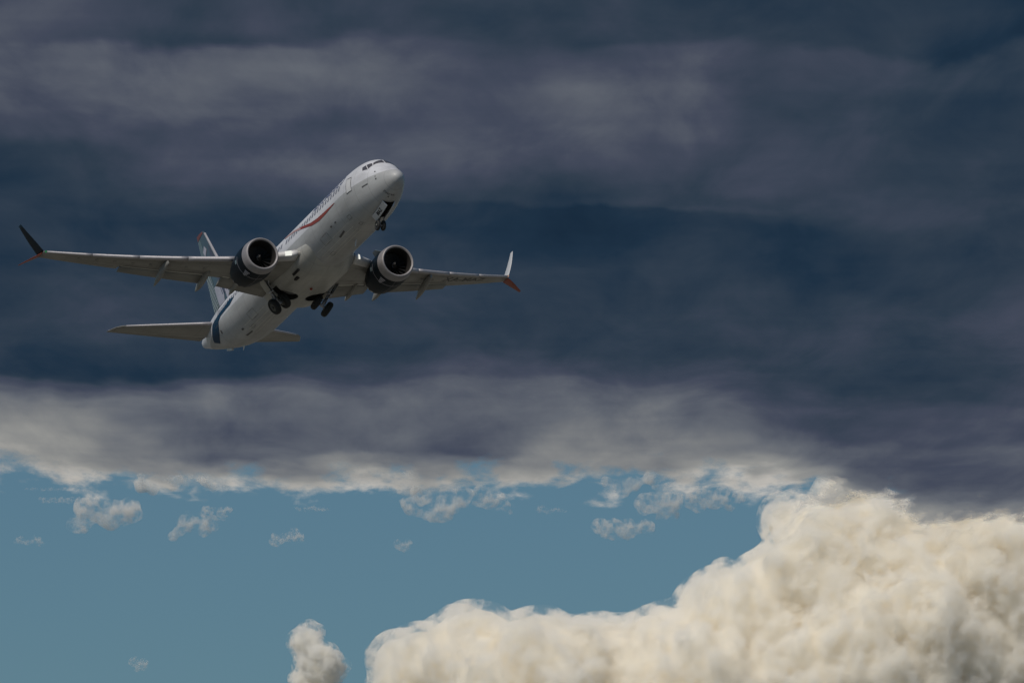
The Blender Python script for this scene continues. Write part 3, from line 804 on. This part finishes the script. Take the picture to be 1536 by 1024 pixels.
# engines -------------------------------------------------------------
def engine(sd):
    c = Vector(B(13.1, sd * 4.85, -1.555)); ax = Vector((-1, 0, -.02))
    cowl = MB()
    n = 64; prof = [(.68, 1.238), (.9, 1.262), (1.3, 1.285), (1.9, 1.29), (2.5, 1.24), (3.1, 1.14), (3.6, 1.03), (3.85, .97)]
    V, F = [], []
    def P(t, r, i):
        a = 2 * math.pi * i / n; zz = math.sin(a) * r
        if zz < 0: zz *= .97
        return c + ax * t + Vector((0, math.cos(a) * r, zz))
    for k, (t, r) in enumerate(prof):
        V += [P(t + (.11 * abs((i % 4) - 2) / 2 - .05 if k == len(prof) - 1 else 0), r, i) for i in range(n)]
    for t, r in ((3.8, .94), (3.0, 1.0), (1.0, .955)): V += [P(t + (.11 * abs((i % 4) - 2) / 2 - .05 if t == 3.8 else 0), r, i) for i in range(n)]
    m = len(prof) + 3
    F = [(k * n + i, k * n + (i + 1) % n, (k + 1) * n + (i + 1) % n, (k + 1) * n + i) for k in range(m - 1) for i in range(n)]
    cowl.add(V, F); eng = cowl.build('engine_cowl', M['navy'], jet)
    q = MB(); q.lathe(c, ax, [(.10, .975), (.06, 1.0), (.02, 1.035), (.0, 1.07), (.03, 1.12), (.12, 1.165), (.3, 1.2), (.5, 1.225), (.70, 1.245)], 64, 0, False)
    q.build('inlet_lip', M['lip'], eng)
    q = MB(); q.lathe(c, ax, [(.095, .976), (.2, .945), (.4, .925), (.9, .92), (1.25, .93)], 64, 0, False); q.lathe(c, ax, [(1.24, .93), (1.26, .02)], 48, 0, False); q.build('inlet_duct', M['duct'], eng)
    q = MB()
    for k in range(18):
        a0 = 2 * math.pi * k / 18; V = []
        for r, tw, w in ((.26, .25, .10), (.5, .32, .125), (.72, .42, .15), (.905, .5, .17)):
            for e in (-1, 1):
                a = a0 + e * w / r * .75 + .15 * (r - .5)
                V.append(c + ax * (1.0 + e * .09) + Vector((0, r * math.cos(a), r * math.sin(a))))
        q.add(V, [(0, 1, 3, 2), (2, 3, 5, 4), (4, 5, 7, 6)])
    q.build('fan', M['blade'], eng)
    q = MB(); q.lathe(c, ax, [(.55, .01), (.62, .07), (.75, .15), (.92, .23), (1.02, .27)], 32); sp = q.build('spinner', M['duct'], eng)
    V, F = [], []
    for k in range(14):
        t = k / 13; a = 1.2 + 3.2 * t; d = .6 + .22 * t; r = float(np.interp(d, [.55, .62, .75, .92], [.01, .07, .15, .23]))
        for e in (-1, 1):
            aa = a + e * .03 / max(r, .04) * .6
            V.append(c + ax * (d - .02) + Vector((0, (r + .012) * math.cos(aa), (r + .012) * math.sin(aa)))); 
    F = [(2 * i, 2 * i + 1, 2 * i + 3, 2 * i + 2) for i in range(13)]
    mesh_obj('spinner_spiral', V, F, M['spiral'], eng)
    q = MB(); q.lathe(c, ax, [(2.9, .80), (3.9, .72), (4.7, .52), (4.72, .46), (4.3, .5)], 40); q.build('exhaust_nozzle', M['strut'], eng)
    q = MB(); q.lathe(c, ax, [(4.2, .34), (4.8, .27), (5.3, .08), (5.4, .01)], 24); q.build('exhaust_cone', M['duct'], eng)
    # pylon
    R = []
    for s, w, zt, zb in ((14.2, .05, -.42, -.6), (14.9, .2, -.28, -.7), (15.8, .26, -.30, -.8), (16.8, .26, -.50, -.95), (18.0, .24, -.72, -1.25), (19.0, .12, -.92, -1.2), (19.6, .03, -.98, -1.1)):
        R.append([Vector(B(s, sd * 4.85 + y, z)) for y, z in ((w * .5, zt), (w, zt - .1), (w, zb + .1), (w * .6, zb), (-w * .6, zb), (-w, zb + .1), (-w, zt - .1), (-w * .5, zt))])
    rings('pylon', R, M['wing'], eng)
    # lettering lines, latches and strake on the outer cowl
    def skinc(t, deg, off):
        r = float(np.interp(t, [p[0] for p in prof], [p[1] for p in prof])) + off; a = math.radians(deg)
        return c + ax * t + Vector((0, r * math.cos(a), r * math.sin(a) * (1 if math.sin(a) > 0 else .97)))
    base = 208
    for k in range(4):
        patch('cowl_marking', ([(1.0 + .1 * i + .17 * k, base + 14 + 1.2 * k) for i in range(2)], [(1.0 + .1 * i + .17 * k, base + 32 - k * 2) for i in range(2)]), M['finlilac'], eng, .012, 8, on=skinc)
    patch('cowl_seam', ([(1.5, base - 40 + 8 * i) for i in range(16)], [(1.53, base - 40 + 8 * i) for i in range(16)]), M['finlilac'], eng, .012, 1, on=skinc)
    patch('cowl_marking', ([(1.62, 176 + 4 * i) for i in range(4)], [(1.9, 174 + 4 * i) for i in range(4)]), M['finlight'], eng, .012, 2, on=skinc)
    patch('cowl_seam', ([(.5 + .3 * i, 269) for i in range(11)], [(.5 + .3 * i, 270.3) for i in range(11)]), M['findark'], eng, .012, 1, on=skinc)
    for dg in ((52, 128)[sd > 0],):
        a = math.radians(dg); V = []
        for t, h in ((.95, 0), (1.5, .34), (2.0, .36), (2.1, 0)):
            for e in (-.015, .015):
                p = skinc(t, dg, h); V.append(p + Vector((0, -math.sin(a) * e, math.cos(a) * e)))
        mesh_obj('cowl_strake', V, [(0, 2, 4, 6), (1, 7, 5, 3), (0, 1, 3, 2), (2, 3, 5, 4), (4, 5, 7, 6)], M['finlight'], eng, False)
for sd in (-1, 1): engine(sd)

# tail ----------------------------------------------------------------
def fin_le(z): return float(np.interp(z, [1.2, 2.0, 8.7, 8.95], [30.0, 30.75, 36.42, 36.75]))
def fin_te(z): return float(np.interp(z, [1.2, 2.0, 8.95], [35.3, 35.55, 38.1]))
def fin_pt(z, x, sd, off=0.0):
    le, te = fin_le(z), fin_te(z); c = te - le
    return Vector(B(le + x * c, sd * (thick(x, .095) * c + off), z))
def fin_ring(z, xs, xe):
    k_ = [xs + (xe - xs) * k for k in XS]
    return [fin_pt(z, k, 1) for k in k_] + [fin_pt(z, k, -1) for k in k_[-2 if xs == 0 else -1::-1]]
zs = [1.4, 2, 3, 4, 5, 6, 7, 8, 8.6, 8.8, 8.95]
fin = rings('tail_fin', [fin_ring(z, 0, .69) for z in zs], M['finbase'], jet)
rud = rings('rudder', [fin_ring(z, .70, 1.0) for z in zs if z >= 2] , M['finlight'], fin)
R = []
for z in np.linspace(1.9, 8.7, 14):
    u = [.06, .04, .022, .01, .003, 0]
    R.append([fin_pt(z, k * (1 + z * .04), 1, .02) + Vector((.03, 0, 0)) for k in u] + [fin_pt(z, k * (1 + z * .04), -1, .02) + Vector((.03, 0, 0)) for k in u[-2::-1]])
rings('fin_leading_edge', R, M['slat'], fin)
R = []
for s, z in ((26.8, 2.02), (28.0, 2.16), (29.2, 2.42), (30.2, 2.75), (31.0, 3.0), (31.8, 3.1)):
    w = .05 + (s - 26.8) * .035
    R.append([Vector(B(s, y, q)) for y, q in ((-w * 2.2, 1.7), (-w, z - .2), (-w * .3, z), (w * .3, z), (w, z - .2), (w * 2.2, 1.7))])
rings('dorsal_fillet', R, M['white'], fin)
def fmark(name, lo, hi, mat, parent=None):
    """marking on the starboard and port faces of the fin; lo, hi: (z, chord fraction)."""
    for sd in (-1, 1):
        patch(name, (densify(lo, 4), densify(hi, 4)), mat, parent or fin, .02, 3, on=lambda z, x, o, sd=sd: fin_pt(z, x, sd, o))
fmark('red_fin_tip', [(8.93, .10), (8.93, .98)], [(8.76, .12), (8.5, .98)], M['dullred'])
fmark('fin_mark', [(7.75, .45), (7.35, .70)], [(7.35, .34), (6.85, .62)], M['finlilac'])
fmark('fin_dark_edge', [(7.6, .13), (6, .10), (4.6, .09), (3.0, .08)], [(7.2, .20), (6, .32), (4.6, .38), (3.0, .40)], M['findark'])
fmark('emblem_panel', [(4.1, .42), (3.5, .34), (2.9, .34), (2.4, .40)], [(4.1, .66), (3.5, .67), (2.9, .67), (2.4, .66)], M['finlilac'])
fmark('emblem_panel', [(3.9, .12), (3.3, .13), (2.6, .15)], [(3.4, .24), (2.9, .26), (2.3, .28)], M['finlilac'])
for k in range(14):
    z = 2.25 + k * .25
    fmark('rudder_stripe', [(z + .3, .72), (z, .97)], [(z + .41, .72), (z + .11, .97)], M['stripe'], rud)

def tail_le(y): return 32.0 + .714 * abs(y) + 1.1 * max(0.0, (abs(y) - 6.5) / .67) ** 2
def tail_te(y): return 36.3 + .28 * abs(y)
def tail_pt(y, x, up, off=0.0):
    c = tail_te(y) - tail_le(y); return Vector(B(tail_le(y) + x * c, y, .50 + .160 * abs(y) + (1 if up else -1) * (thick(x, .10) * c + off)))
def tail_ring(y, xs, xe):
    k_ = [xs + (xe - xs) * k for k in XS]
    return [tail_pt(y, k, 1) for k in k_] + [tail_pt(y, k, 0) for k in k_[-2 if xs == 0 else -1::-1]]
for sd in (-1, 1):
    stb = rings('horizontal_stabilizer', [tail_ring(sd * y, 0, .70) for y in (.4, 1.2, 3, 5, 6.5, 6.8, 7.0, 7.12, 7.17)], M['wing'], jet)
    rings('elevator', [tail_ring(sd * y, .71, 1.0) for y in (.9, 3, 5, 6.5, 6.85, 7.1)], M['flap'], stb)
    patch('elevator_gap', ([(sd * y, .68) for y in np.linspace(1.0, 6.9, 8)], [(sd * y, .70) for y in np.linspace(1.0, 6.9, 8)]), M['pale'], stb, .012, 1, on=lambda y, x, o: tail_pt(y, x, 0, o))
    R = []
    for y in np.linspace(1.2, 7.1, 8):
        u = [.05, .03, .015, .005, 0]
        R.append([tail_pt(sd * y, k, 1, .015) + Vector((.02, 0, 0)) for k in u] + [tail_pt(sd * y, k, 0, .015) + Vector((.02, 0, 0)) for k in u[-2::-1]])
    rings('leading_edge', R, M['slat'], stb)

# landing gear ----------------------------------------------------------
def wheel(c, axis, r, w, parent):
    q = MB(); a = Vector(axis).normalized()
    q.lathe(Vector(c) - a * w / 2, a, [(.03, r * .52), (.0, r * .62), (.0, r * .80), (w * .12, r * .94), (w * .3, r), (w * .7, r), (w * .88, r * .94), (w, r * .80), (w, r * .62), (w - .03, r * .52)], 36, 0, False)
    q.lathe(Vector(c) - a * w / 2, a, [(.05, .02), (.05, r * .3), (.03, r * .50), (.06, r * .53), (w - .06, r * .53), (w - .03, r * .50), (w - .05, r * .3), (w - .05, .02)], 28, 1, False)
    for g in (.4, .6):
        q.lathe(Vector(c) + a * (w * (g - .5) - .012), a, [(0, r * .99), (0, r + .006), (.024, r + .006), (.024, r * .99)], 36, 2, False)
    for e in (-1, 1):
        q.lathe(Vector(c) + a * e * (w / 2 - .06), a * e, [(0, .09), (.08, .085), (.1, .03)], 12, 1)
    return q.build('wheel', [M['tyre'], M['hub'], M['dark']], parent)

ALPHA = math.radians(34)
for sd in (-1, 1):
    piv = Vector(B(19.15, sd * 2.72, -1.0)); dn = Vector((-.05, -sd * math.sin(ALPHA), -math.cos(ALPHA))).normalized()
    ax = Vector((0, sd * math.cos(ALPHA), -math.sin(ALPHA)))
    end = piv + dn * 2.12
    q = MB(); q.tube(piv, piv + dn * 1.15, .18, .165, 16); q.tube(piv + dn * 1.1, end, .11, .11, 16, 1)
    q.tube(end - ax * .62, end + ax * .62, .085, .085, 12, 1); q.tube(piv + dn * 1.1, piv + dn * 1.2, .21, .21, 16)
    leg = q.build('main_gear_leg', [M['strut'], M['slat']], jet)
    q = MB(); e = Vector((-.34, 0, 0)); k = piv + dn * 1.5 + e
    q.tube(piv + dn * 1.1 + e * .3, k, .075, .06, 8); q.tube(k, end + dn * .02 + e * .3, .06, .075, 8); q.build('torque_link', M['strut'], leg)
    q = MB(); q.tube(piv + dn * .95, Vector(B(19.1, sd * 1.45, -1.35)), .065, .06, 10); q.tube(piv + dn * .25, piv + Vector((-.9, -sd * .1, .2)), .08, .08, 10)
    q.tube(piv + dn * .8, piv + Vector((.75, -sd * .25, .1)), .055, .05, 10); q.build('side_brace', M['strut'], leg)
    q = MB()
    for i in range(3):
        h = [piv + dn * (.2 + .1 * i) + Vector((.16 - .02 * i, 0, 0)), piv + dn * 1.0 + Vector((.2, sd * .04 * i, 0)), piv + dn * 1.5 + Vector((.17, sd * .06, 0)), end + Vector((.1, 0, .1)) + ax * (.2 * (i - 1))]
        for a, b in zip(h[:-1], h[1:]): q.tube(a, b, .018, .018, 6)
    q.build('brake_hose', M['dark'], leg)
    for o in (-.43, .43):
        wheel(end + ax * o, ax, .565, .40, leg)
        q = MB(); q.lathe(end + ax * (o * .42), ax * (1 if o > 0 else -1), [(0, .14), (.02, .24), (.1, .24), (.12, .14)], 20); q.build('brake', M['hub'], leg)
    q = MB(); o_ = Vector((0, sd * .2, 0)) + dn * .62
    u = dn * .55; v = Vector((.36, 0, 0)); w_ = ax * .022
    q.box(piv + o_, u, v, w_); q.tube(piv + dn * .6, piv + o_, .03, .03, 6); q.build('gear_door', M['belly'], leg, False)

piv = Vector(B(4.25, 0, -1.35)); dn = Vector((.32, 0, -1)).normalized(); end = piv + dn * 1.42
q = MB(); q.tube(piv, piv + dn * .85, .10, .09, 14); q.tube(piv + dn * .8, end, .06, .06, 12, 1); q.tube(end - Vector((0, .28, 0)), end + Vector((0, .28, 0)), .05, .05, 10, 1)
q.tube(piv + dn * .78, piv + dn * .9, .13, .13, 14)
ng = q.build('nose_gear_leg', [M['strut'], M['slat']], jet)
for o in (-.2, .2): wheel(end + Vector((0, o, 0)), (0, 1, 0), .345, .2, ng)
q = MB(); k = piv + dn * 1.15 + Vector((-.2, 0, 0)); q.tube(piv + dn * .85 + Vector((-.08, 0, 0)), k, .03, .03, 8); q.tube(k, end + Vector((-.05, 0, .03)), .03, .03, 8); q.build('torque_link', M['strut'], ng)
q = MB(); q.tube(piv + dn * .7, Vector(B(3.5, .1, -1.35)), .045, .045, 8); q.tube(piv + dn * .7, Vector(B(3.5, -.1, -1.35)), .045, .045, 8); q.build('drag_brace', M['strut'], ng)
q = MB(); q.lathe(piv + dn * .5 + Vector((.1, 0, 0)), (1, 0, -.2), [(0, .04), (.08, .11), (.12, .1)], 14); q.build('taxi_light', M['pale'], ng)

def nose_door(sd, swing):
    """door hinged on the bay edge, swung down from the skin."""
    a = math.radians(swing); S = np.linspace(2.02, 4.08, 9); up = []; lo = []
    out = Vector((0, sd * .045, -.03))
    for s in S:
        h = Vector(B(s, sd * .44, 0)); t_, b, w, z = section(s)
        h.z = z - (z - b) * math.sqrt(max(0, 1 - (.44 / w) ** 2)) - .02
        up.append(h); lo.append(h + Vector((0, -sd * .44 * math.cos(a), -.44 * math.sin(a))))
    n = Vector((0, sd * math.sin(a), -math.cos(a))) * .03
    V = [p + n for p in up] + [p + n for p in lo] + [p - n for p in up] + [p - n for p in lo]
    k = len(S); F = []
    for i in range(k - 1): F += [(i, i + 1, k + i + 1, k + i), (2 * k + i, 3 * k + i, 3 * k + i + 1, 2 * k + i + 1), (i, 2 * k + i, 2 * k + i + 1, i + 1), (k + i, k + i + 1, 3 * k + i + 1, 3 * k + i)]
    F += [(0, k, 3 * k, 2 * k), (k - 1, 3 * k - 1, 4 * k - 1, 2 * k - 1)]
    o = mesh_obj('nose_gear_door', V, F, M['white'], jet, False)
    if sd < 0:
        du = (lo[4] - up[4]); ds = (up[8] - up[0]); c = (up[4] + lo[4]) / 2 + n * 1.4
        lettering('door_lettering', 'MAZ', .36, lambda u, v: c - ds.normalized() * u * 1.0 - du.normalized() * v, M['ink'], o, .012)
    return o
nose_door(-1, 48); nose_door(1, 62)
# ------------------------------------------------------------------ ground (below the frame; its light reaches the belly)
gm = bpy.data.materials.new('grassland'); gm.use_nodes = True
gn, gl = gm.node_tree.nodes, gm.node_tree.links
gp = gn['Principled BSDF']; gp.inputs['Roughness'].default_value = 1.0
gt = gn.new('ShaderNodeTexCoord'); gz = gn.new('ShaderNodeTexNoise'); gz.inputs['Scale'].default_value = .012; gz.inputs['Detail'].default_value = 6
gr = gn.new('ShaderNodeValToRGB'); gr.color_ramp.elements[0].color = (.10, .097, .078, 1); gr.color_ramp.elements[1].color = (.20, .19, .165, 1)
gl.new(gt.outputs['Object'], gz.inputs['Vector']); gl.new(gz.outputs[0], gr.inputs[0]); gl.new(gr.outputs[0], gp.inputs['Base Color'])
G = 60000.0
ground = mesh_obj('ground', [(-G, -G, 0), (G, -G, 0), (G, G, 0), (-G, G, 0)], [(0, 1, 2, 3)], gm, None, False)
ground['kind'] = 'structure'
